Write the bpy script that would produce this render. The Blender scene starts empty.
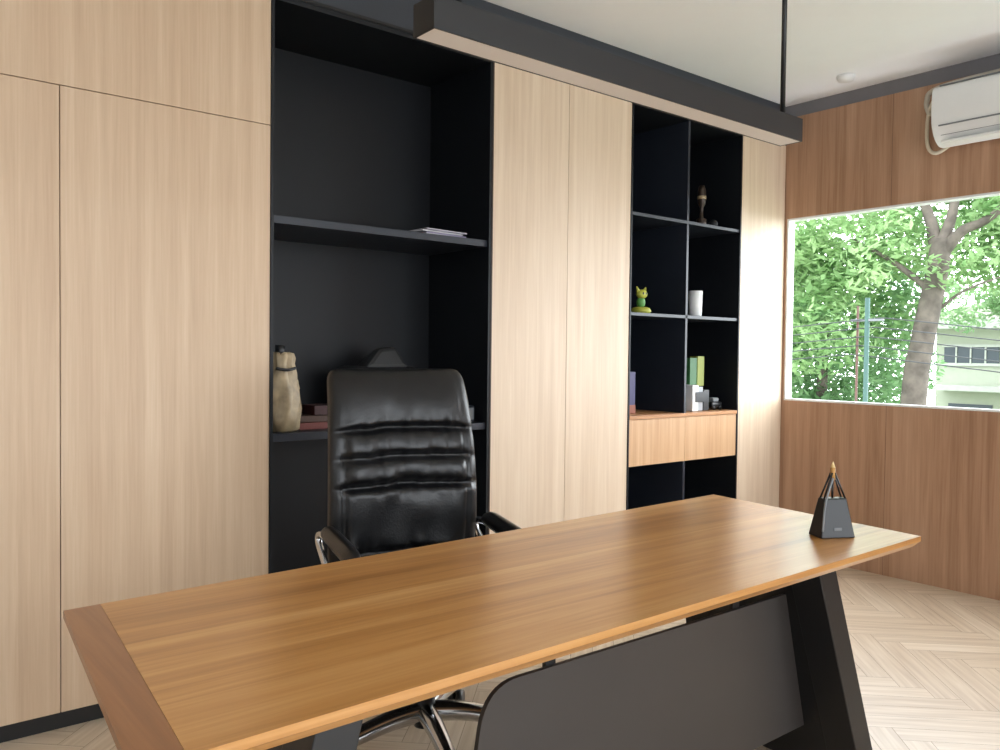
import bpy, bmesh, math, random
from mathutils import Vector, Matrix, noise
random.seed(7)
SC = bpy.context.scene
SC.view_settings.view_transform = 'Standard'
H = 1.26

# ------------------------------------------------------------------ helpers
def lin(h):
    h = h.lstrip('#'); o = []
    for i in (0, 2, 4):
        c = int(h[i:i+2], 16)/255
        o.append(c/12.92 if c <= .04045 else ((c+.055)/1.055)**2.4)
    return (*o, 1)

def newmat(name):
    m = bpy.data.materials.new(name); m.use_nodes = True
    nt = m.node_tree
    return m, nt, nt.nodes['Principled BSDF']

def mat(name, col, rough=.5, metal=0, coat=0, bump=0, bscale=200, var=0.06, vscale=6, spec=None):
    m, nt, b = newmat(name)
    b.inputs['Roughness'].default_value = rough
    b.inputs['Metallic'].default_value = metal
    b.inputs['Coat Weight'].default_value = coat
    if spec is not None: b.inputs['Specular IOR Level'].default_value = spec
    tc = nt.nodes.new('ShaderNodeTexCoord')
    n = nt.nodes.new('ShaderNodeTexNoise'); n.inputs['Scale'].default_value = vscale
    n.inputs['Detail'].default_value = 4
    nt.links.new(tc.outputs['Object'], n.inputs['Vector'])
    r = nt.nodes.new('ShaderNodeValToRGB')
    c = lin(col)
    r.color_ramp.elements[0].color = (*[x*(1-var) for x in c[:3]], 1)
    r.color_ramp.elements[1].color = (*[min(1, x*(1+var)) for x in c[:3]], 1)
    r.color_ramp.elements[0].position = .3; r.color_ramp.elements[1].position = .7
    nt.links.new(n.outputs['Fac'], r.inputs['Fac'])
    nt.links.new(r.outputs['Color'], b.inputs['Base Color'])
    if bump:
        n2 = nt.nodes.new('ShaderNodeTexNoise'); n2.inputs['Scale'].default_value = bscale
        nt.links.new(tc.outputs['Object'], n2.inputs['Vector'])
        bp = nt.nodes.new('ShaderNodeBump'); bp.inputs['Strength'].default_value = bump
        bp.inputs['Distance'].default_value = .002
        nt.links.new(n2.outputs['Fac'], bp.inputs['Height'])
        nt.links.new(bp.outputs['Normal'], b.inputs['Normal'])
    return m

def wood(name, dark, mid, light, axis='Z', rough=.45, coat=0, strip=.05, stripamt=.10, across=22, spec=.5):
    m, nt, b = newmat(name)
    N = nt.nodes.new; L = nt.links.new
    b.inputs['Roughness'].default_value = rough
    b.inputs['Coat Weight'].default_value = coat
    b.inputs['Coat Roughness'].default_value = .22
    b.inputs['Specular IOR Level'].default_value = spec
    tc = N('ShaderNodeTexCoord'); mp = N('ShaderNodeMapping')
    s = {'X': (.8, across, across), 'Y': (across, .8, across), 'Z': (across, across, .8)}[axis]
    mp.inputs['Scale'].default_value = s
    L(tc.outputs['Object'], mp.inputs['Vector'])
    n = N('ShaderNodeTexNoise'); n.inputs['Scale'].default_value = 1
    n.inputs['Detail'].default_value = 7; n.inputs['Roughness'].default_value = .6
    n.inputs['Distortion'].default_value = .3
    L(mp.outputs['Vector'], n.inputs['Vector'])
    n2 = N('ShaderNodeTexNoise'); n2.inputs['Scale'].default_value = 5
    n2.inputs['Detail'].default_value = 3
    L(mp.outputs['Vector'], n2.inputs['Vector'])
    mx = N('ShaderNodeMath'); mx.operation = 'MULTIPLY_ADD'; mx.inputs[1].default_value = .35
    L(n2.outputs['Fac'], mx.inputs[0]); L(n.outputs['Fac'], mx.inputs[2])
    sp = N('ShaderNodeSeparateXYZ'); L(tc.outputs['Object'], sp.inputs[0])
    a = N('ShaderNodeMath'); a.operation = 'ADD'
    ax = {'X': ('Y', 'Z'), 'Y': ('X', 'Z'), 'Z': ('X', 'Y')}[axis]
    L(sp.outputs[ax[0]], a.inputs[0]); L(sp.outputs[ax[1]], a.inputs[1])
    d = N('ShaderNodeMath'); d.operation = 'DIVIDE'; d.inputs[1].default_value = strip
    L(a.outputs[0], d.inputs[0])
    f = N('ShaderNodeMath'); f.operation = 'FLOOR'; L(d.outputs[0], f.inputs[0])
    w = N('ShaderNodeTexWhiteNoise'); w.noise_dimensions = '1D'; L(f.outputs[0], w.inputs['W'])
    sc = N('ShaderNodeMath'); sc.operation = 'MULTIPLY_ADD'; sc.inputs[1].default_value = stripamt*2
    sc.inputs[2].default_value = -.175-stripamt
    L(w.outputs['Value'], sc.inputs[0])
    ad = N('ShaderNodeMath'); ad.operation = 'ADD'
    L(mx.outputs[0], ad.inputs[0]); L(sc.outputs[0], ad.inputs[1])
    r = N('ShaderNodeValToRGB')
    e = r.color_ramp.elements
    e[0].position = .25; e[0].color = lin(dark); e[1].position = .77; e[1].color = lin(light)
    k = e.new(.5); k.color = lin(mid)
    L(ad.outputs[0], r.inputs['Fac']); L(r.outputs['Color'], b.inputs['Base Color'])
    bp = N('ShaderNodeBump'); bp.inputs['Strength'].default_value = .12; bp.inputs['Distance'].default_value = .001
    L(n2.outputs['Fac'], bp.inputs['Height']); L(bp.outputs['Normal'], b.inputs['Normal'])
    return m

def link(o, parent=None):
    SC.collection.objects.link(o)
    if parent: o.parent = parent
    return o

def empty(name, loc=(0, 0, 0), rz=0):
    o = bpy.data.objects.new(name, None); o.location = loc; o.rotation_euler = (0, 0, rz)
    o.empty_display_size = .1
    return link(o)

def finish(name, verts, faces, m, parent=None, smooth=False, bevel=0, seg=2):
    me = bpy.data.meshes.new(name); me.from_pydata([tuple(v) for v in verts], [], faces)
    bm = bmesh.new(); bm.from_mesh(me); bmesh.ops.recalc_face_normals(bm, faces=bm.faces); bm.to_mesh(me); bm.free()
    me.materials.append(m)
    o = bpy.data.objects.new(name, me); link(o, parent)
    if smooth:
        for p in me.polygons: p.use_smooth = True
    if bevel:
        md = o.modifiers.new('bevel', 'BEVEL'); md.width = bevel; md.segments = seg; md.limit_method = 'ANGLE'
        if seg > 2:
            for p in me.polygons: p.use_smooth = True
    return o

BF = [(0,1,2,3),(4,7,6,5),(0,4,5,1),(1,5,6,2),(2,6,7,3),(3,7,4,0)]
def box(name, x0, x1, y0, y1, z0, z1, m, parent=None, bevel=0, seg=2):
    v = [(x0,y0,z0),(x1,y0,z0),(x1,y1,z0),(x0,y1,z0),(x0,y0,z1),(x1,y0,z1),(x1,y1,z1),(x0,y1,z1)]
    return finish(name, v, BF, m, parent, False, bevel, seg)

def multibox(name, boxes, m, parent=None, bevel=0):
    V = []; F = []
    for (x0,x1,y0,y1,z0,z1) in boxes:
        k = len(V)
        V += [(x0,y0,z0),(x1,y0,z0),(x1,y1,z0),(x0,y1,z0),(x0,y0,z1),(x1,y0,z1),(x1,y1,z1),(x0,y1,z1)]
        F += [tuple(i+k for i in f) for f in BF]
    return finish(name, V, F, m, parent, False, bevel)

def prism(name, poly, z0, z1, m, parent=None, bevel=0):
    n = len(poly)
    V = [(p[0], p[1], z1) for p in poly] + [(p[0], p[1], z0) for p in poly]
    F = [tuple(range(n)), tuple(range(2*n-1, n-1, -1))] + [(i, i+n, (i+1) % n+n, (i+1) % n) for i in range(n)]
    return finish(name, V, F, m, parent, False, bevel)

def hexa(name, bottom, top, m, parent=None, bevel=0):
    return finish(name, list(bottom)+list(top), BF, m, parent, False, bevel)

def catmull(P, k=6):
    P = [Vector(p) for p in P]; out = []
    for i in range(len(P)-1):
        p0 = P[max(i-1, 0)]; p1 = P[i]; p2 = P[i+1]; p3 = P[min(i+2, len(P)-1)]
        for j in range(k):
            t = j/k
            out.append(.5*((2*p1)+(-p0+p2)*t+(2*p0-5*p1+4*p2-p3)*t*t+(-p0+3*p1-3*p2+p3)*t**3))
    out.append(P[-1]); return out

def sweep(P, R, n=12, flat=1.0, up=None):
    V = []; F = []
    prev = None
    for i, p in enumerate(P):
        t = (P[min(i+1, len(P)-1)]-P[max(i-1, 0)]).normalized()
        if prev is None:
            a = Vector(up) if up else (Vector((0, 0, 1)) if abs(t.z) < .9 else Vector((1, 0, 0)))
        else: a = prev
        a = (a - t*a.dot(t)).normalized(); b = t.cross(a); prev = a
        for j in range(n):
            an = 2*math.pi*j/n
            V.append(p + a*math.cos(an)*R[i] + b*math.sin(an)*R[i]*flat)
    for i in range(len(P)-1):
        for j in range(n):
            F.append((i*n+j, i*n+(j+1) % n, (i+1)*n+(j+1) % n, (i+1)*n+j))
    F.append(tuple(range(n-1, -1, -1))); F.append(tuple((len(P)-1)*n+j for j in range(n)))
    return V, F

def tube(name, pts, r, m, parent=None, n=12, k=6, flat=1.0, up=None):
    P = catmull(pts, k) if k > 1 else [Vector(p) for p in pts]
    if isinstance(r, (int, float)): R = [r]*len(P)
    else:
        R = []
        for i in range(len(P)):
            f = i/(len(P)-1)*(len(r)-1); a = int(min(f, len(r)-2)); R.append(r[a]+(r[a+1]-r[a])*(f-a))
    V, F = sweep(P, R, n, flat, up)
    return finish(name, V, F, m, parent, True)

def lathe(name, prof, loc, m, parent=None, n=32, wob=0, sx=1, sy=1):
    V = []; F = []
    for (r, z) in prof:
        for j in range(n):
            a = 2*math.pi*j/n
            rr = r*(1+wob*noise.noise(Vector((math.cos(a)*2.5, math.sin(a)*2.5, z*14))))
            V.append((loc[0]+rr*math.cos(a)*sx, loc[1]+rr*math.sin(a)*sy, loc[2]+z))
    for i in range(len(prof)-1):
        for j in range(n):
            F.append((i*n+j, i*n+(j+1) % n, (i+1)*n+(j+1) % n, (i+1)*n+j))
    F.append(tuple(range(n-1, -1, -1))); F.append(tuple((len(prof)-1)*n+j for j in range(n)))
    return finish(name, V, F, m, parent, True)

def ellipsoid(name, c, r, m, parent=None, seg=20):
    bm = bmesh.new(); bmesh.ops.create_uvsphere(bm, u_segments=seg, v_segments=seg//2+2, radius=1)
    for v in bm.verts: v.co = Vector((c[0]+v.co.x*r[0], c[1]+v.co.y*r[1], c[2]+v.co.z*r[2]))
    me = bpy.data.meshes.new(name); bm.to_mesh(me); bm.free(); me.materials.append(m)
    for p in me.polygons: p.use_smooth = True
    return link(bpy.data.objects.new(name, me), parent)

# ------------------------------------------------------------------ materials
M_oak = wood('oak_light', '#c0a386', '#cbb093', '#d6bea2', 'Z', .5, strip=.055, stripamt=.06, across=26)
M_oak_lit = wood('oak_window_lit', '#cdb59b', '#d8c2a9', '#e2cfb8', 'Z', .5, strip=.055, stripamt=.05, across=26)  # same oak, lightened: window light on the panels put into the colour
M_wallw = wood('teak_wall', '#967055', '#ac866a', '#bc987c', 'Z', .5, strip=.16, stripamt=.11, across=20)
M_desk = wood('desk_oak', '#9c6934', '#ba8549', '#cf9f64', 'X', .34, .4, strip=.06, stripamt=.12, across=20)
M_deskedge = wood('desk_border', '#744828', '#8a5934', '#9d6b41', 'Y', .34, .35, strip=.12, stripamt=.05, across=20)
M_drawer = wood('drawer_oak', '#b98f68', '#c9a27b', '#d5b08b', 'Z', .5, strip=.3, stripamt=.03, across=26)
M_counter = wood('counter_oak', '#a06d45', '#b38054', '#c08f63', 'X', .45, strip=.3, stripamt=.03, across=26)
M_dark = mat('laminate_charcoal', '#101318', .5, bump=.05, spec=.35)
M_darkshelf = mat('laminate_slate', '#222731', .42)
M_black = mat('metal_black', '#101113', .4)
M_edge_hl = mat('edge_highlight_brown', '#3a2a22', .5)
M_seam = mat('seam_brown', '#6e5240', .6)
M_bulk = mat('bulkhead_grey', '#353940', .7)
M_white = mat('plaster_white', '#f8fafd', .85, bump=.05, var=.01)
M_wall = mat('paint_white', '#ebebec', .85, var=.02)
M_gap = mat('gap_shade_grey', '#77767a', .7)
M_frame = mat('aluminium_white', '#e4e6e6', .35)
M_leather = mat('leather_black', '#0a0b0e', .36, bump=.35, bscale=160, var=.2)
M_plastic = mat('plastic_black', '#0c0c0d', .4)
M_chrome = mat('chrome', '#c9ccd0', .15, 1.0, var=.02)
M_panel = mat('panel_graphite', '#3b3735', .42, var=.04)
M_ac = mat('plastic_white', '#e6e7e6', .35, var=.01)
M_acd = mat('plastic_grey', '#7b7f82', .5)
M_diff = mat('diffuser_opal', '#eeebe9', .5, var=.01)

# ------------------------------------------------------------------ room
XW, XL, YS, YN, ZC = 4.758, -1.9, -2.6, 3.56, 2.86
t = .07
def build_floor():
    bm = bmesh.new(); uv = bm.loops.layers.uv.new('UVMap'); cl = bm.loops.layers.float_color.new('Col')
    L, W, g = .62, .092, .0009
    c45 = math.sqrt(.5)
    def plank(x0, x1, y0, y1, horiz):
        cx, cy = (x0+x1)/2, (y0+y1)/2
        wx, wy = 1.5+(cx-cy)*c45, .5+(cx+cy)*c45
        if not (XL-.4 < wx < XW+.4 and YS-.4 < wy < YN+.4): return
        vs = []
        for (a, b) in ((x0+g, y0+g), (x1-g, y0+g), (x1-g, y1-g), (x0+g, y1-g)):
            vs.append(bm.verts.new((1.5+(a-b)*c45, .5+(a+b)*c45, 0)))
        f = bm.faces.new(vs); rr = random.random(); ou, ov = random.random()*30, random.random()*30
        loc = [(0, 0), (L, 0), (L, W), (0, W)] if horiz else [(0, 0), (0, W), (L, W), (L, 0)]
        for lp, q in zip(f.loops, loc):
            lp[uv].uv = (q[0]+ou, q[1]+ov); lp[cl] = (rr, rr, rr, 1)
    for i in range(-70, 71):
        for k in range(-9, 10):
            ox, oy = i*W+k*L, i*W-k*L
            plank(ox, ox+L, oy, oy+W, True)
            plank(ox, ox+W, oy+W, oy+W+L, False)
    for co, no in (((XL, 0, 0), (-1, 0, 0)), ((XW, 0, 0), (1, 0, 0)), ((0, YS, 0), (0, -1, 0)), ((0, YN, 0), (0, 1, 0))):
        bmesh.ops.bisect_plane(bm, geom=bm.verts[:]+bm.edges[:]+bm.faces[:], plane_co=co, plane_no=no, clear_outer=True)
    v = [bm.verts.new(p) for p in ((XL,YS,-.12),(XW,YS,-.12),(XW,YN,-.12),(XL,YN,-.12),(XL,YS,-.0015),(XW,YS,-.0015),(XW,YN,-.0015),(XL,YN,-.0015))]
    for f in BF:
        fc = bm.faces.new([v[i] for i in f]); fc.material_index = 1
    bm.normal_update()
    for f in bm.faces:
        if f.material_index == 0 and f.normal.z < 0: f.normal_flip()
    me = bpy.data.meshes.new('floor'); bm.to_mesh(me); bm.free()
    m, nt, b = newmat('herringbone_planks'); N = nt.nodes.new; Lk = nt.links.new
    b.inputs['Roughness'].default_value = .36
    u = N('ShaderNodeUVMap'); u.uv_map = 'UVMap'
    mp = N('ShaderNodeMapping'); mp.inputs['Scale'].default_value = (2.5, 45, 1); Lk(u.outputs[0], mp.inputs['Vector'])
    n = N('ShaderNodeTexNoise'); n.inputs['Scale'].default_value = 1; n.inputs['Detail'].default_value = 6; n.inputs['Distortion'].default_value = .4
    Lk(mp.outputs[0], n.inputs['Vector'])
    at_ = N('ShaderNodeAttribute'); at_.attribute_name = 'Col'
    a = N('ShaderNodeMath'); a.operation = 'MULTIPLY_ADD'; a.inputs[1].default_value = .25
    Lk(at_.outputs['Fac'], a.inputs[0]); Lk(n.outputs['Fac'], a.inputs[2])
    r = N('ShaderNodeValToRGB'); e = r.color_ramp.elements
    e[0].position = .3; e[0].color = lin('#b09a82'); e[1].position = 1.0; e[1].color = lin('#dacbb7')
    k = e.new(.62); k.color = lin('#c6b39b')
    Lk(a.outputs[0], r.inputs['Fac']); Lk(r.outputs['Color'], b.inputs['Base Color'])
    me.materials.append(m); me.materials.append(mat('floor_joint', '#8c7a66', .8))
    link(bpy.data.objects.new('floor', me))
build_floor()
box('ceiling', XL-.12, XW+t, YS-.14, YN+.12, ZC, ZC+.1, M_white)
box('wall_north', XL, XW, YN, YN+.12, 0, ZC, M_wall)
box('wall_west', XL-.12, XL, YS, YN, 0, ZC, M_wall)
WY0, WY1, WZ0, WZ1 = .35, 2.985, .985, 2.14
multibox('wall_east', [(XW, XW+t, YS, YN, 0, WZ0), (XW, XW+t, YS, YN, WZ1, 2.777),
                       (XW, XW+t, YS, WY0, WZ0, WZ1), (XW, XW+t, WY1, YN, WZ0, WZ1)], M_wallw)
box('shadow_gap', XW+.012, XW+t, YS, YN, 2.777, ZC, M_gap)  # grey strip, shade of the gap under the ceiling put into its colour
g = empty('trim_2')
for i, y in enumerate((2.32, 1.62, .92)):
    box('seam_%d' % (i+1), XW-.0008, XW+.0005, y-.001, y+.001, .0, WZ0, M_seam, g)
    box('seam_up_%d' % (i+1), XW-.0008, XW+.0005, y-.001, y+.001, WZ1, 2.777, M_seam, g)
multibox('wall_south', [(XL, XW, YS-.14, YS, 0, .35), (XL, XW, YS-.14, YS, 2.55, ZC),
                        (XL, -1.2, YS-.14, YS, .35, 2.55), (4.2, XW, YS-.14, YS, .35, 2.55)], M_wall)
g = empty('window_2')  # unseen window behind the camera, added to let in more daylight
for i, x in enumerate((-1.2, .13, 1.47, 2.8, 4.15)):
    box('mullion_%d' % (i+1), x, x+.05, YS-.09, YS-.04, .35, 2.55, M_frame, g)
g = empty('window_1')
f = .012
multibox('frame', [(XW+.002, XW+t-.002, WY0, WY1, WZ0, WZ0+f), (XW+.002, XW+t-.002, WY0, WY1, WZ1-f, WZ1),
                   (XW+.002, XW+t-.002, WY0, WY0+f, WZ0+f, WZ1-f), (XW+.002, XW+t-.002, WY1-f, WY1, WZ0+f, WZ1-f)], M_frame, g)
M_glass, nt, b = newmat('window_glass')
b.inputs['Transmission Weight'].default_value = 1; b.inputs['Roughness'].default_value = 0
b.inputs['IOR'].default_value = 1.0; b.inputs['Base Color'].default_value = (.97, .99, .98, 1)
finish('glass', [(XW+.03, WY0+f, WZ0+f), (XW+.03, WY1-f, WZ0+f), (XW+.03, WY1-f, WZ1-f), (XW+.03, WY0+f, WZ1-f)], [(0, 1, 2, 3)], M_glass, g)

# ------------------------------------------------------------------ built-in cabinet
C = empty('built_in_cabinet')
D = 3.0; ZT = 2.608; ZB = .063; YB = 3.5; gp = .0013
X_a, X_s, X_n1, X_n1r, X_m, X_n2, X_dv, X_n2r = -.139, .587, 1.308, 2.352, 2.851, 3.311, 3.79, 4.275
def door(n, x0, x1, z0, z1, m): box(n, x0+gp, x1-gp, D, D+.02, z0+gp, z1-gp, m, C, bevel=.0012)
door('door_lower_1', -1.5, X_a, ZB, 2.112, M_oak)
door('door_lower_2', X_a, X_s, ZB, 2.112, M_oak)
door('door_lower_3', X_s, X_n1-.004, ZB, 2.112, M_oak)
door('door_upper_1', -1.5, X_a, 2.112, ZT, M_oak)
door('door_upper_2', X_a, X_n1-.004, 2.112, ZT, M_oak)
door('door_tall_1', X_n1r+.022, X_m, ZB, ZT, M_oak_lit)
door('door_tall_2', X_m, X_n2-.004, ZB, ZT, M_oak_lit)
door('end_panel', X_n2r+.012, XW-.004, ZB, ZT, M_oak_lit)
multibox('carcass', [(-1.5, X_n1-.022, D+.021, YB, ZB, ZT), (X_n1r+.022, X_n2-.022, D+.021, YB, ZB, ZT),
                     (X_n2r+.022, XW-.004, D+.021, YB, ZB, ZT)], M_dark, C)
multibox('niche_frame', [(X_n1-.004, X_n1+.008, D-.004, YB, ZB, ZT), (X_n1r-.0, X_n1r+.02, D-.004, YB, ZB, ZT),
                         (X_n2-.004, X_n2+.006, D-.004, YB, ZB, ZT), (X_n2r, X_n2r+.012, D-.004, YB, ZB, ZT),
                         (X_n1+.008, X_n1r, YB-.02, YB, ZB, ZT), (X_n2+.006, X_n2r, YB-.02, YB, ZB, ZT),
                         (X_n1+.008, X_n1r, D, YB-.02, ZT-.02, ZT), (X_n2+.006, X_n2r, D, YB-.02, ZT-.02, ZT),
                         (X_n1+.008, X_n1r, D, YB-.02, ZB, ZB+.02), (X_n2+.006, X_n2r, D, YB-.02, ZB, ZB+.02)], M_dark, C)
box('edge_highlight', X_n1r+.014, X_n1r+.021, D-.006, D-.004, ZB, ZT, M_edge_hl, C)  # brown strip painted in for the highlight along the frame edge
multibox('shelves', [(X_n1+.008, X_n1r, D+.01, YB-.02, 1.75, 1.78), (X_n1+.008, X_n1r, D+.01, YB-.02, .913, .943),
                     (X_n2+.006, X_n2r, D+.004, YB-.02, 2.008, 2.026), (X_n2+.006, X_n2r, D+.004, YB-.02, 1.474, 1.492),
                     (X_dv-.009, X_dv+.009, D+.004, YB-.02, .936, 2.008), (X_dv-.009, X_dv+.009, D+.004, YB-.02, 2.026, ZT-.02),
                     (X_dv-.009, X_dv+.009, D+.004, YB-.02, ZB+.02, .66)], M_darkshelf, C, bevel=.001)
box('counter', X_n2+.007, X_n2r-.001, D-.006, YB-.021, .916, .936, M_counter, C, bevel=.001)
box('drawer_1', X_n2+.008, X_dv-.001, D, YB-.03, .663, .914, M_drawer, C, bevel=.001)
box('drawer_2', X_dv+.001, X_n2r-.002, D, YB-.03, .663, .914, M_drawer, C, bevel=.001)
box('toe_kick', -1.5, XW-.004, D+.03, YB, 0, ZB-.003, M_black, C)
box('top_trim', -1.5, XW-.004, D-.004, YB, ZT, ZT+.014, M_black, C)
box('bulkhead', -1.5, XW-.004, D+.01, YB, ZT+.014, ZC-.001, M_bulk, C)

# ------------------------------------------------------------------ desk
DK = empty('office_desk')
BL, BR, FR, FL = Vector((.360, 1.816)), Vector((2.592, 1.914)), Vector((2.488, 1.102)), Vector((.287, 1.066))
def Q(s, tt):
    return (BL*(1-s)+BR*s)*(1-tt)+(FL*(1-s)+FR*s)*tt
TZ, TB = .74, .708
e1 = .031; e2 = .957; g1 = .0003
ch = .020  # front edge undercut, shaped to face down so it renders darker
def slab(name, s0, s1, b0, b1, m):
    zl = TZ-.015
    P = []
    for (z, sa, sb, tf) in ((TB, b0, b1, 1-ch), (zl, s0, s1, 1), (TZ, s0, s1, 1)):
        for (s, tt) in ((sa, 0), (sb, 0), (sb, tf), (sa, tf)):
            q = Q(s, tt); P.append((q.x, q.y, z))
    Fc = [(0, 1, 2, 3), (8, 9, 10, 11)]
    for k in (0, 4):
        for i in range(4):
            j = (i+1) % 4; Fc.append((k+i, k+j, k+4+j, k+4+i))
    finish(name, P, Fc, m, DK)
slab('top_field', e1, e2, e1, e2, M_desk)
slab('top_left_border', 0, e1-g1, .010, e1-g1, M_deskedge)
slab('top_right_border', e2+g1, 1, e2+g1, .990, M_desk)
def leg(name, xt, xb, w):
    def X(z): return xb+(xt-xb)*z/TB
    def post(n, yt, yb, wy):
        hexa(n, [(X(0), yb, 0), (X(0)+w, yb, 0), (X(0)+w, yb+wy, 0), (X(0), yb+wy, 0)],
             [(X(TB), yt, TB), (X(TB)+w, yt, TB), (X(TB)+w, yt+wy, TB), (X(TB), yt+wy, TB)], M_black, DK, bevel=.003)
    post(name+'_post_front', 1.24, 1.18, .10)
    post(name+'_post_back', 1.62, 1.70, .10)
    hexa(name+'_slab', [(X(0)+.004, 1.27, .001), (X(0)+w-.012, 1.27, .001), (X(0)+w-.012, 1.71, .001), (X(0)+.004, 1.71, .001)],
         [(X(TB)+.004, 1.33, TB-.001), (X(TB)+w-.012, 1.33, TB-.001), (X(TB)+w-.012, 1.63, TB-.001), (X(TB)+.004, 1.63, TB-.001)], M_black, DK)
leg('leg_right', 2.15, 2.34, .09)
leg('leg_left', .64, .43, .09)
box('rail_back', .735, 2.15, 1.63, 1.67, .655, .706, M_black, DK)
def rpoly(c, r, n=8):
    out = []
    for i, p in enumerate(c):
        p = Vector(p); a = Vector(c[i-1]); b = Vector(c[(i+1) % len(c)])
        da = (a-p).normalized(); db = (b-p).normalized()
        for k in range(n+1):
            q = k/n
            out.append(p+da*r*(1-q)**2+db*r*q**2)
    return out
pp = rpoly([(1.0, .14), (2.405, .14), (2.272, .56), (1.07, .56)], .09)
V = [(p[0], 1.165, p[1]) for p in pp]
V = [(p[0], 1.355, p[1]) for p in pp]+[(p[0], 1.367, p[1]) for p in pp]; n = len(pp)
finish('modesty_panel', V, [tuple(range(n)), tuple(range(2*n-1, n-1, -1))]+[(i, i+n, (i+1) % n+n, (i+1) % n) for i in range(n)], M_panel, DK)
for i, x in enumerate((1.25, 1.95)):
    box('panel_bracket_%d' % (i+1), x, x+.03, 1.368, 1.38, .45, TB-.001, M_black, DK)

# ------------------------------------------------------------------ chair (local: faces -y)
CH = empty('office_chair', (1.478, 2.19, 0), math.radians(-11))
def backrest():
    nv, nu = 150, 56
    z0, z1 = .46, 1.205
    V = []; F = []
    seams = [(1.008, .024, .012), (.915, .018, .014), (.822, .026, .014), (.60, .012, .012)]
    for i in range(nv+1):
        v = i/nv; v = v if v < .8 else .8+.2*math.sin((v-.8)/.2*math.pi/2)
        z = z0+(z1-z0)*v
        wt = .268-.022*max(0, (v-.45)/.55)**1.5-.02*max(0, .3-v)
        kt = 1; r = .08
        if v > 1-r: kt = max(0.0, 1-((v-(1-r))/r)**3.2)**(1/3.2)
        if v < .05: kt = max(0.0, 1-((.05-v)/.05)**3)**(1/3)
        w = wt*(.80+.20*kt)
        th = max(.02, kt)
        yc = .20+.12*v+.05*math.sin(v*math.pi*1.1+2.6)
        for j in range(nu+1):
            u = -1+2*j/nu; u = math.sin(u*math.pi/2)*.25+u*.75
            b = (1-abs(u)**5)**.5 if abs(u) < 1 else 0
            d = .056*b
            inner = 1/(1+math.exp((abs(u)-.80)*40))
            zz = z+.010*(abs(u)**2)+.006*noise.noise(Vector((u*3, z*2, 1)))
            for zs, dep, sw in seams:
                d -= dep*math.exp(-((zz-zs)/sw)**2)*b*(.35+.65*inner)
            if .822 < zz < 1.008:
                q = (zz-.822)/.093 % 1.0
                d += .012*math.sin(q*math.pi)*b*inner
            if zz > 1.008: d += .016*math.sin(min(1, (zz-1.008)/.19)*math.pi)*b
            d -= .010*math.exp(-((abs(u)-.82)/.03)**2)*(1 if z < 1.01 else .2)
            wr = 0
            for zs, dep, sw in seams: wr += math.exp(-((zz-zs)/.04)**2)
            wr = min(wr, 1.2)
            d += .016*wr*noise.noise(Vector((u*6, z*7, 3.1)))*b
            d += .010*wr*noise.noise(Vector((u*15, z*8, 5.1)))*b
            d += .007*noise.noise(Vector((u*3.5, z*8, 9.1)))*b
            wing = -.028*abs(u)**2.2
            V.append((w*u, yc-d*th+wing, z))
        for j in range(nu-1, 0, -1):
            u = -1+2*j/nu
            V.append((w*u, yc+.028*th*(1-abs(u)**6)-.028*abs(u)**2.2, z))
    n = 2*nu
    for i in range(nv):
        for j in range(n):
            F.append((i*n+j, i*n+(j+1) % n, (i+1)*n+(j+1) % n, (i+1)*n+j))
    F.append(tuple(range(n-1, -1, -1))); F.append(tuple(nv*n+j for j in range(n)))
    finish('backrest', V, F, M_leather, CH, True)
backrest()
box('seat_cushion', -.25, .25, -.27, .24, .40, .50, M_leather, CH, bevel=.045, seg=6)
box('seat_pan', -.22, .22, -.2, .2, .365, .40, M_plastic, CH, bevel=.01)
for s, nm in ((-1, 'left'), (1, 'right')):
    x = s*.285
    tube('arm_frame_'+nm, [(s*.20, .06, .385), (s*.265, .06, .39), (x, .05, .45), (x, .13, .57), (x, .22, .640), (x, .185, .673), (x, .0, .655), (x, -.12, .64), (x, -.19, .61), (x, -.15, .53), (x, -.06, .43), (s*.265, -.05, .39), (s*.2, -.05, .385)],
         .012, M_chrome, CH, n=10, k=8)
    tube('arm_pad_'+nm, [(x, .15, .680), (x, .10, .689), (x, .0, .678), (x, -.12, .662), (x, -.2, .63)], [.014, .026, .028, .028, .018], M_leather, CH, n=14, k=8, flat=1.0)
tube('back_bracket', [(0, .05, .37), (0, .22, .38), (0, .285, .46), (0, .28, .62)], .02, M_plastic, CH)
tube('gas_column', [(0, 0, .10), (0, 0, .37)], .027, M_chrome, CH, k=1, n=20)
tube('column_sleeve', [(0, 0, .07), (0, 0, .20)], .034, M_plastic, CH, k=1, n=20)
for i in range(5):
    a = math.radians(18+72*i+28); c, s = math.cos(a), math.sin(a)
    tube('base_leg_%d' % (i+1), [(0, 0, .115), (c*.12, s*.12, .115), (c*.26, s*.26, .095), (c*.32, s*.32, .085)], [.034, .030, .025, .02], M_chrome, CH, n=12)
    for q in (-1, 1):
        cx, cy = c*.315-s*.014*q, s*.315+c*.014*q
        tube('caster_%d_%s' % (i+1, 'a' if q < 0 else 'b'), [(cx+s*.009, cy-c*.009, .03), (cx-s*.009, cy+c*.009, .03)], .03, M_plastic, CH, k=1, n=20)
    tube('caster_stem_%d' % (i+1), [(c*.315, s*.315, .03), (c*.315, s*.315, .088)], .008, M_chrome, CH, k=1)

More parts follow.
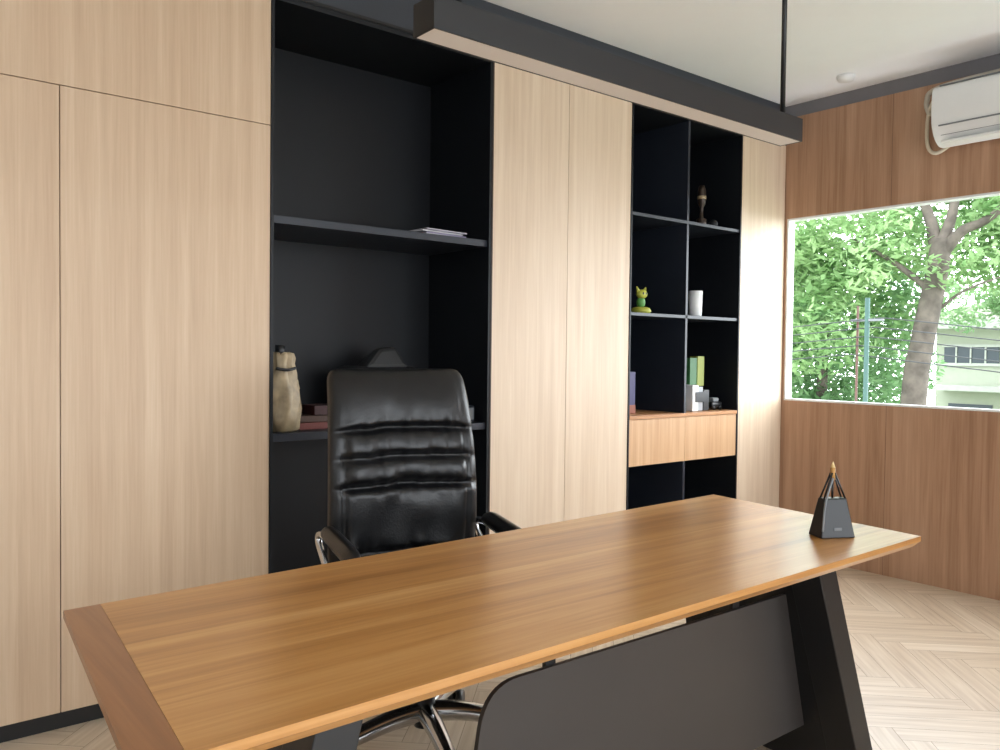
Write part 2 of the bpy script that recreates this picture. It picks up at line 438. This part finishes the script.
# ------------------------------------------------------------------ pendant light
P = empty('linear_pendant_light')
px0, px1, py0, py1, pz0, pz1 = 1.0, 2.42, 1.47, 1.55, 1.948, 2.02
multibox('housing', [(px0, px1, py0, py0+.004, pz0, pz1), (px0, px1, py1-.004, py1, pz0, pz1), (px0, px1, py0+.004, py1-.004, pz1-.006, pz1),
                     (px0, px0+.004, py0+.004, py1-.004, pz0, pz1-.006), (px1-.004, px1, py0+.004, py1-.004, pz0, pz1-.006)], M_black, P)
box('diffuser', px0+.004, px1-.004, py0+.004, py1-.004, pz0+.001, pz0+.012, M_diff, P)
for i, x in enumerate((1.09, 2.365)):
    tube('rod_%d' % (i+1), [(x, 1.508, pz1), (x, 1.508, ZC)], .008, M_black, P, k=1)
    tube('canopy_%d' % (i+1), [(x, 1.508, ZC-.02), (x, 1.508, ZC)], .03, M_black, P, k=1, n=24)

# ------------------------------------------------------------------ air conditioner
A = empty('air_conditioner')
prof = [(0, .02), (-.10, .0), (-.165, .03), (-.205, .09), (-.215, .16), (-.21, .26), (-.195, .295), (-.15, .305), (0, .305)]
z0 = 2.395; ya, yb = 1.12, 2.015
PP = catmull([(XW-.002+p[0], 0, z0+p[1]) for p in prof], 4)
n = len(PP); V = [(p.x, ya, p.z) for p in PP]+[(p.x, yb, p.z) for p in PP]
finish('body', V, [tuple(range(n)), tuple(range(2*n-1, n-1, -1))]+[(i, i+n, (i+1) % n+n, (i+1) % n) for i in range(n)], M_ac, A, bevel=.008)
box('louver', XW-.205, XW-.12, ya+.05, yb-.05, z0-.002, z0+.012, M_ac, A, bevel=.003)
box('vent_slot', XW-.2148, XW-.20, ya+.04, yb-.04, z0+.088, z0+.094, M_acd, A)
box('vent_slot_low', XW-.183, XW-.17, ya+.04, yb-.04, z0+.045, z0+.05, M_acd, A)
box('top_grille', XW-.19, XW-.03, ya+.03, yb-.03, z0+.304, z0+.309, M_acd, A)
tube('drain_hose', [(XW-.05, 1.99, 2.62), (XW-.05, 2.06, 2.68), (XW-.03, 2.11, 2.60), (XW-.03, 2.11, 2.44), (XW-.04, 2.06, 2.385), (XW-.06, 1.98, 2.41)], .010, mat('hose_beige', '#cfc4b0', .6), A)
tube('pipe', [(XW-.03, 2.10, 2.60), (XW-.03, 2.12, 2.68), (XW-.03, 2.06, 2.74), (XW-.03, 1.7, 2.755), (XW-.03, 1.0, 2.755)], .014, mat('pipe_wrap', '#c9c2b4', .7), A)
S = empty('smoke_detector')
lathe('housing', [(.05, 0), (.05, -.012), (.042, -.028), (.02, -.032)], (4.50, 2.47, ZC), M_ac, S)

# ------------------------------------------------------------------ pen holder on the desk
PH = empty('pen_holder', (2.275, 1.262, TZ), math.radians(-28))
M_ph = mat('pen_holder_black', '#0e1013', .35)
hexa('body', [(-.054, -.035, 0), (.054, -.035, 0), (.054, .035, 0), (-.054, .035, 0)],
     [(-.036, -.016, .112), (.036, -.016, .112), (.036, .016, .112), (-.036, .016, .112)], M_ph, PH, bevel=.003)
tube('loop_front', [(-.034, -.01, .108), (-.004, -.004, .185), (.004, -.004, .185), (.036, -.01, .108)], .0028, M_ph, PH, k=1)
tube('loop_back', [(-.034, .01, .108), (-.004, .004, .185), (.004, .004, .185), (.036, .01, .108)], .0028, M_ph, PH, k=1)
tube('strap_left', [(-.05, -.034, .02), (-.034, -.02, .10), (-.004, -.008, .17)], .003, M_acd, PH)
tube('pencil', [(.0, 0, .165), (.0, 0, .20)], .007, mat('pencil_wood', '#b98a4a', .5), PH, k=1)
tube('pencil_tip', [(.0, 0, .20), (.0, 0, .218)], [.007, .001], mat('pencil_tip', '#e0c48c', .5), PH, k=1)
tube('inner_rod', [(.0, 0, .11), (.0, 0, .166)], .003, M_ph, PH, k=1)
box('label', -.012, .012, -.0325, -.031, .022, .03, M_acd, PH)

# ------------------------------------------------------------------ shelf items
e = empty('gift_pouch')
M_gold = mat('gold_cloth', '#9c8a6c', .5, .1, bump=.4, bscale=40, var=.28, vscale=22)
lathe('wrap', [(.05, 0), (.066, .01), (.070, .05), (.068, .09), (.070, .13), (.066, .17), (.062, .20), (.056, .23), (.050, .25), (.046, .27), (.05, .29), (.046, .31), (.03, .315)], (1.392, 3.09, .943), M_gold, e, wob=.5, sy=.7)
tube('cord', [(1.352, 3.05, 1.195), (1.392, 3.04, 1.188), (1.434, 3.055, 1.195)], .006, M_ph, e)
tube('cap', [(1.382, 3.08, 1.24), (1.380, 3.08, 1.285)], .018, M_ph, e, k=1)
e = empty('book_stack')
box('book_1', 1.475, 1.66, 3.10, 3.26, .944, .972, mat('book_red', '#6d332c', .5), e, bevel=.002)
box('book_2', 1.48, 1.62, 3.11, 3.25, .973, 1.0, mat('book_brown', '#4a3328', .5), e, bevel=.002)
box('book_3', 1.54, 1.66, 3.10, 3.22, 1.001, 1.04, mat('book_wine', '#3a1a1c', .5), e, bevel=.002)
e = empty('handbag')
M_bag = mat('bag_charcoal', '#191b1d', .6, bump=.3)
box('body', 1.74, 2.14, 3.20, 3.36, .944, 1.20, M_bag, e, bevel=.05, seg=5)
hexa('flap', [(1.84, 3.22, 1.19), (2.08, 3.22, 1.19), (2.08, 3.33, 1.19), (1.84, 3.33, 1.19)],
     [(1.93, 3.25, 1.28), (2.02, 3.25, 1.29), (2.02, 3.30, 1.29), (1.93, 3.30, 1.28)], M_bag, e, bevel=.02)
e = empty('desk_clock')
box('case', 2.24, 2.33, 3.06, 3.10, .944, 1.02, M_darkshelf, e, bevel=.006)
box('face', 2.25, 2.32, 3.055, 3.06, .955, 1.01, M_acd, e, bevel=.001)
e = empty('paper_stack')
for i, (dx, dy, col) in enumerate(((0, 0, '#b8b6bc'), (.01, .01, '#8f86a0'), (-.012, .006, '#c4c2c6'), (.004, -.004, '#aaa6b2'))):
    prism('sheet_%d' % (i+1), [(2.03+dx, 3.03+dy), (2.26+dx, 3.05+dy), (2.25+dx, 3.2+dy), (2.02+dx, 3.18+dy)], 1.781+i*.007, 1.7865+i*.007, mat('paper_%d' % i, col, .8), e)
e = empty('trophy')
M_br = mat('trophy_bronze', '#3c3028', .35, .4)
lathe('cup', [(.03, 0), (.03, .05), (.012, .06), (.01, .12), (.022, .14), (.026, .18), (.024, .22), (.016, .25)], (4.06, 3.12, 2.027), M_br, e)
lathe('band', [(.0262, 0), (.0275, .01), (.0262, .02)], (4.06, 3.12, 2.195), M_gold, e)
ellipsoid('ball', (4.15, 3.10, 2.055), (.028, .028, .028), M_bag, e)
e = empty('toy_figure')
M_ye = mat('toy_yellow', '#a9ab3e', .5); M_gr = mat('toy_green', '#4f8a3c', .5)
lathe('base', [(.05, 0), (.058, .012), (.05, .03), (.03, .036)], (3.50, 3.09, 1.493), M_ye, e)
ellipsoid('body', (3.50, 3.09, 1.555), (.028, .022, .034), M_gr, e)
ellipsoid('head', (3.50, 3.085, 1.60), (.038, .026, .026), M_ye, e)
tube('ear_left', [(3.478, 3.09, 1.612), (3.462, 3.09, 1.64)], [.014, .003], M_ye, e, k=1)
tube('ear_right', [(3.522, 3.09, 1.612), (3.538, 3.09, 1.64)], [.014, .003], M_ye, e, k=1)
ellipsoid('eye_left', (3.488, 3.062, 1.603), (.006, .004, .007), M_ph, e)
ellipsoid('eye_right', (3.510, 3.061, 1.603), (.006, .004, .007), M_ph, e)
e = empty('white_tumbler')
lathe('cup', [(.032, 0), (.038, .004), (.041, .15), (.038, .15), (.034, .02), (.001, .018)], (3.965, 3.08, 1.493), M_ac, e)
e = empty('gift_box')
box('box', 3.36, 3.50, 3.12, 3.22, .937, 1.17, mat('box_purple', '#35305f', .5), e, bevel=.003)
box('band', 3.358, 3.502, 3.118, 3.222, .937, .985, mat('box_red', '#8a4a30', .5), e, bevel=.002)
e = empty('magazine_rack')
box('block_1', 3.93, 3.985, 3.06, 3.18, .937, 1.09, M_ac, e, bevel=.003)
box('block_2', 3.99, 4.04, 3.07, 3.18, .937, 1.08, mat('card_grey', '#9fa2a6', .5), e, bevel=.003)
box('block_3', 4.045, 4.10, 3.07, 3.18, .937, 1.06, M_ph, e, bevel=.003)
box('folder_green', 3.965, 4.03, 3.11, 3.17, 1.091, 1.25, mat('folder_green', '#35683a', .5), e, bevel=.002)
box('folder_yellow', 4.035, 4.10, 3.11, 3.17, 1.082, 1.26, mat('folder_yellow', '#838c30', .5), e, bevel=.002)
box('sign_dark', 3.955, 4.05, 3.056, 3.0595, .99, 1.05, M_ph, e)
e = empty('toy_car')
box('body', 4.13, 4.23, 3.07, 3.13, .952, .985, M_ph, e, bevel=.008, seg=3)
box('cabin', 4.15, 4.205, 3.075, 3.125, .985, 1.01, M_acd, e, bevel=.008, seg=3)
for i, (x, y) in enumerate(((4.15, 3.067), (4.21, 3.067), (4.15, 3.127), (4.21, 3.127))):
    tube('wheel_%d' % (i+1), [(x, y, .952), (x, y+.008, .952)], .015, M_plastic, e, k=1, n=16)

# ------------------------------------------------------------------ outdoors
box('outdoor_ground', 6, 70, -30, 45, -3.3, -3.2, mat('ground_green', '#6f7b5c', .9, var=.3, vscale=.5))
M_bark = mat('bark', '#655d55', .9, bump=.8, bscale=12, var=.4, vscale=5)
def leafmat(name, c1, c2):
    m, nt, b = newmat(name); N = nt.nodes.new; L = nt.links.new
    b.inputs['Roughness'].default_value = .8
    b.inputs['Specular IOR Level'].default_value = .1
    tc = N('ShaderNodeTexCoord'); n = N('ShaderNodeTexNoise'); n.inputs['Scale'].default_value = 1.2; n.inputs['Detail'].default_value = 5
    L(tc.outputs['Object'], n.inputs['Vector'])
    r = N('ShaderNodeValToRGB'); r.color_ramp.elements[0].position = .35; r.color_ramp.elements[1].position = .65
    r.color_ramp.elements[0].color = lin(c1); r.color_ramp.elements[1].color = lin(c2)
    L(n.outputs['Fac'], r.inputs['Fac']); L(r.outputs['Color'], b.inputs['Base Color'])
    tr = N('ShaderNodeBsdfTranslucent'); L(r.outputs['Color'], tr.inputs['Color'])
    mx = N('ShaderNodeMixShader'); mx.inputs[0].default_value = .5
    L(b.outputs[0], mx.inputs[1]); L(tr.outputs[0], mx.inputs[2])
    L(mx.outputs[0], nt.nodes['Material Output'].inputs['Surface'])
    return m
def foliage(name, blobs, per, size, m, parent):
    V = []; F = []
    for (x, y, z, r) in blobs:
        for _ in range(int(per*r*r)):
            d = Vector((random.gauss(0, 1), random.gauss(0, 1), random.gauss(0, 1))).normalized()
            p = Vector((x, y, z))+Vector((d.x, d.y, d.z*.75))*r*random.random()**.4
            a = Vector((random.gauss(0, 1), random.gauss(0, 1), random.gauss(0, .6))).normalized()
            b = a.cross(Vector((random.gauss(0, .5), random.gauss(0, .5), 1))).normalized()
            s = size*random.uniform(.6, 1.3); k = len(V)
            V += [p-a*s, p-b*s*.42, p+a*s, p+b*s*.42]; F.append((k, k+1, k+2, k+3))
    me = bpy.data.meshes.new(name); me.from_pydata([tuple(v) for v in V], [], F); me.materials.append(m)
    link(bpy.data.objects.new(name, me), parent)
def at(px, py, tt):
    u = (px-500)/830; return Vector(((.6293+.7771*u)*tt, (.7771-.6293*u)*tt, H-(py-354-.0115*(px-500))/830*tt))
T1 = empty('street_trees')
tube('trunk', [at(905, 660, 13), at(914, 405, 13), at(922, 340, 13), at(934, 275, 13), at(938, 240, 13)], [.32, .19, .175, .165, .15], M_bark, T1, n=14)
tube('branch_1', [at(936, 258, 13), at(958, 232, 12.8), at(990, 215, 12.5), at(1060, 150, 12)], [.12, .08, .06, .03], M_bark, T1)
tube('branch_2', [at(936, 262, 13), at(928, 225, 13.2), at(915, 190, 13.5), at(900, 140, 14)], [.12, .09, .06, .03], M_bark, T1)
tube('branch_3', [at(928, 290, 13), at(890, 262, 13.4), at(850, 240, 13.8)], [.06, .04, .015], M_bark, T1)
tube('branch_4', [at(938, 245, 13), at(950, 205, 13), at(955, 120, 13)], [.10, .07, .03], M_bark, T1)
tube('branch_5', [at(926, 320, 13), at(960, 292, 12.8), at(1005, 275, 12.6)], [.03, .02, .01], M_bark, T1)
blobs = []
for _ in range(80):
    px = random.uniform(770, 1150); py = random.uniform(120, 262) if px > 890 else random.uniform(130, 340)
    p = at(px, py, random.uniform(13.4, 17)); blobs.append((p.x, p.y, p.z, random.uniform(.5, 1.0)))
foliage('crown', blobs, 620, .095, leafmat('leaf_bright', '#7fa56c', '#b4cf9a'), T1)
blobs = []
for _ in range(11):
    px = random.uniform(860, 1010); py = random.uniform(190, 290)
    p = at(px, py, random.uniform(12.2, 12.7)); blobs.append((p.x, p.y, p.z, random.uniform(.25, .42)))
foliage('crown_front', blobs, 450, .085, leafmat('leaf_front', '#7fa56c', '#b4cf9a'), T1)
tube('trunk_back', [at(820, 620, 16), at(822, 400, 16), at(826, 320, 16)], [.2, .10, .06], M_bark, T1)
blobs = []
for _ in range(64):
    px = random.uniform(740, 912); py = random.uniform(250, 470)
    p = at(px, py, random.uniform(15, 19)); blobs.append((p.x, p.y, p.z, random.uniform(.5, 1.0)))
foliage('crown_back', blobs, 600, .095, leafmat('leaf_deep', '#739a6c', '#a2c292'), T1)
blobs = []
for _ in range(16):
    px = random.uniform(880, 1150); py = random.uniform(418, 470)
    p = at(px, py, random.uniform(17, 19)); blobs.append((p.x, p.y, p.z, random.uniform(.4, .6)))
for _ in range(12):
    px = random.uniform(935, 1010); py = random.uniform(280, 320)
    p = at(px, py, random.uniform(20, 22)); blobs.append((p.x, p.y, p.z, random.uniform(.4, .7)))
foliage('crown_shrub', blobs, 700, .09, leafmat('leaf_shrub', '#7c9f72', '#a8c396'), T1)
HS = empty('house')
M_h = mat('house_render', '#b0b6a4', .8, var=.03); M_hw = mat('house_window', '#3c474e', .3); M_roof = mat('house_roof', '#8b877c', .8)
M_ht = mat('house_trim', '#babeb5', .8)
box('body', 26, 34, 0, 11.2, -3.2, 2.15, M_h, HS)
box('eave', 25.3, 34.6, -.5, 11.9, 2.15, 2.4, M_ht, HS)
hexa('roof', [(25.3, -.5, 2.4), (34.6, -.5, 2.4), (34.6, 11.9, 2.4), (25.3, 11.9, 2.4)], [(28.5, 2.5, 3.5), (31.5, 2.5, 3.5), (31.5, 9, 3.5), (28.5, 9, 3.5)], M_roof, HS)
box('balcony', 25.2, 26, 0, 11.0, .35, .5, M_ht, HS)
for i, y in enumerate((10.2, 8.2, 6.2, 4.2, 2.2)):
    box('window_%d' % (i+1), 25.96, 26, y-.75, y+.75, 1.15, 1.62, M_hw, HS)
    multibox('window_bars_%d' % (i+1), [(25.92, 25.96, y-.8, y+.8, 1.62, 1.70), (25.92, 25.96, y-.8, y+.8, 1.07, 1.15)]+[(25.92, 25.96, y-.42+.4*q, y-.38+.4*q, 1.15, 1.62) for q in range(3)], M_ht, HS)
    box('window_low_%d' % (i+1), 25.96, 26, y-.6, y+.6, -1.0, -.05, M_hw, HS)
UP = empty('utility_pole')
p = at(866, 298, 11); M_pole = mat('pole_teal', '#45655d', .6)
tube('pole', [(p.x, p.y, -3.2), (p.x, p.y, p.z)], .032, M_pole, UP, k=1)
tube('pole_thin', [(p.x+.02, p.y+.14, -3.2), (p.x+.02, p.y+.14, p.z-.1)], .016, mat('pole_rust', '#65493f', .6), UP, k=1)
box('crossarm', p.x-.02, p.x+.02, p.y-.22, p.y+.22, p.z-.31, p.z-.28, M_acd, UP)
M_cable = mat('cable_grey', '#45484a', .6)
for i in range(5):
    yy = -.2+.1*i; z = p.z-.27-(i % 5)*.12
    tube('cable_%d' % (i+1), [(p.x, p.y+yy, z), (p.x+.5, p.y-4, z-.35), (p.x+1, p.y-9, z+.1)], .007, M_cable, UP, n=6)
    tube('cable_back_%d' % (i+1), [(p.x, p.y+yy, z), (p.x-.3, p.y+4, z-.25), (p.x-.6, p.y+9, z+.1)], .007, M_cable, UP, n=6)

# ------------------------------------------------------------------ light: overcast sky, brighter towards the east
w = bpy.data.worlds.new('World'); SC.world = w; w.use_nodes = True
nt = w.node_tree; bg = nt.nodes['Background']; bg.inputs['Color'].default_value = (.90, .95, 1, 1)
tc = nt.nodes.new('ShaderNodeTexCoord'); sp = nt.nodes.new('ShaderNodeSeparateXYZ')
nt.links.new(tc.outputs['Generated'], sp.inputs[0])
mr = nt.nodes.new('ShaderNodeMapRange'); mr.inputs['From Min'].default_value = .0; mr.inputs['From Max'].default_value = .85
mr.inputs['To Min'].default_value = 4.0; mr.inputs['To Max'].default_value = 11.5
nt.links.new(sp.outputs['X'], mr.inputs['Value']); nt.links.new(mr.outputs[0], bg.inputs['Strength'])
def portal(name, loc, rot, sx, sy):
    l = bpy.data.lights.new(name, 'AREA'); l.shape = 'RECTANGLE'; l.size = sx; l.size_y = sy
    l.cycles.is_portal = True
    o = bpy.data.objects.new(name, l); o.location = loc; o.rotation_euler = rot; link(o)
portal('daylight_portal_east', (XW+.1, (WY0+WY1)/2, (WZ0+WZ1)/2), (0, math.radians(90), 0), WZ1-WZ0, WY1-WY0)
portal('daylight_portal_south', (1.5, YS-.2, 1.45), (math.radians(90), 0, 0), 5.4, 2.2)

# ------------------------------------------------------------------ camera
yaw = math.radians(51.0); pit = math.radians(-1.45); rho = .0115
F = Vector((math.cos(yaw)*math.cos(pit), math.sin(yaw)*math.cos(pit), math.sin(pit)))
R0 = Vector((math.sin(yaw), -math.cos(yaw), 0)); U0 = R0.cross(F)
R = R0*math.cos(rho)+U0*math.sin(rho); U = U0*math.cos(rho)-R0*math.sin(rho)
cam = bpy.data.cameras.new('camera'); cam.sensor_width = 36; cam.lens = 29.88; cam.clip_start = .02; cam.clip_end = 300
co = bpy.data.objects.new('camera', cam); link(co)
co.matrix_world = Matrix((( R.x, U.x, -F.x, 0), (R.y, U.y, -F.y, 0), (R.z, U.z, -F.z, H), (0, 0, 0, 1)))
SC.camera = co
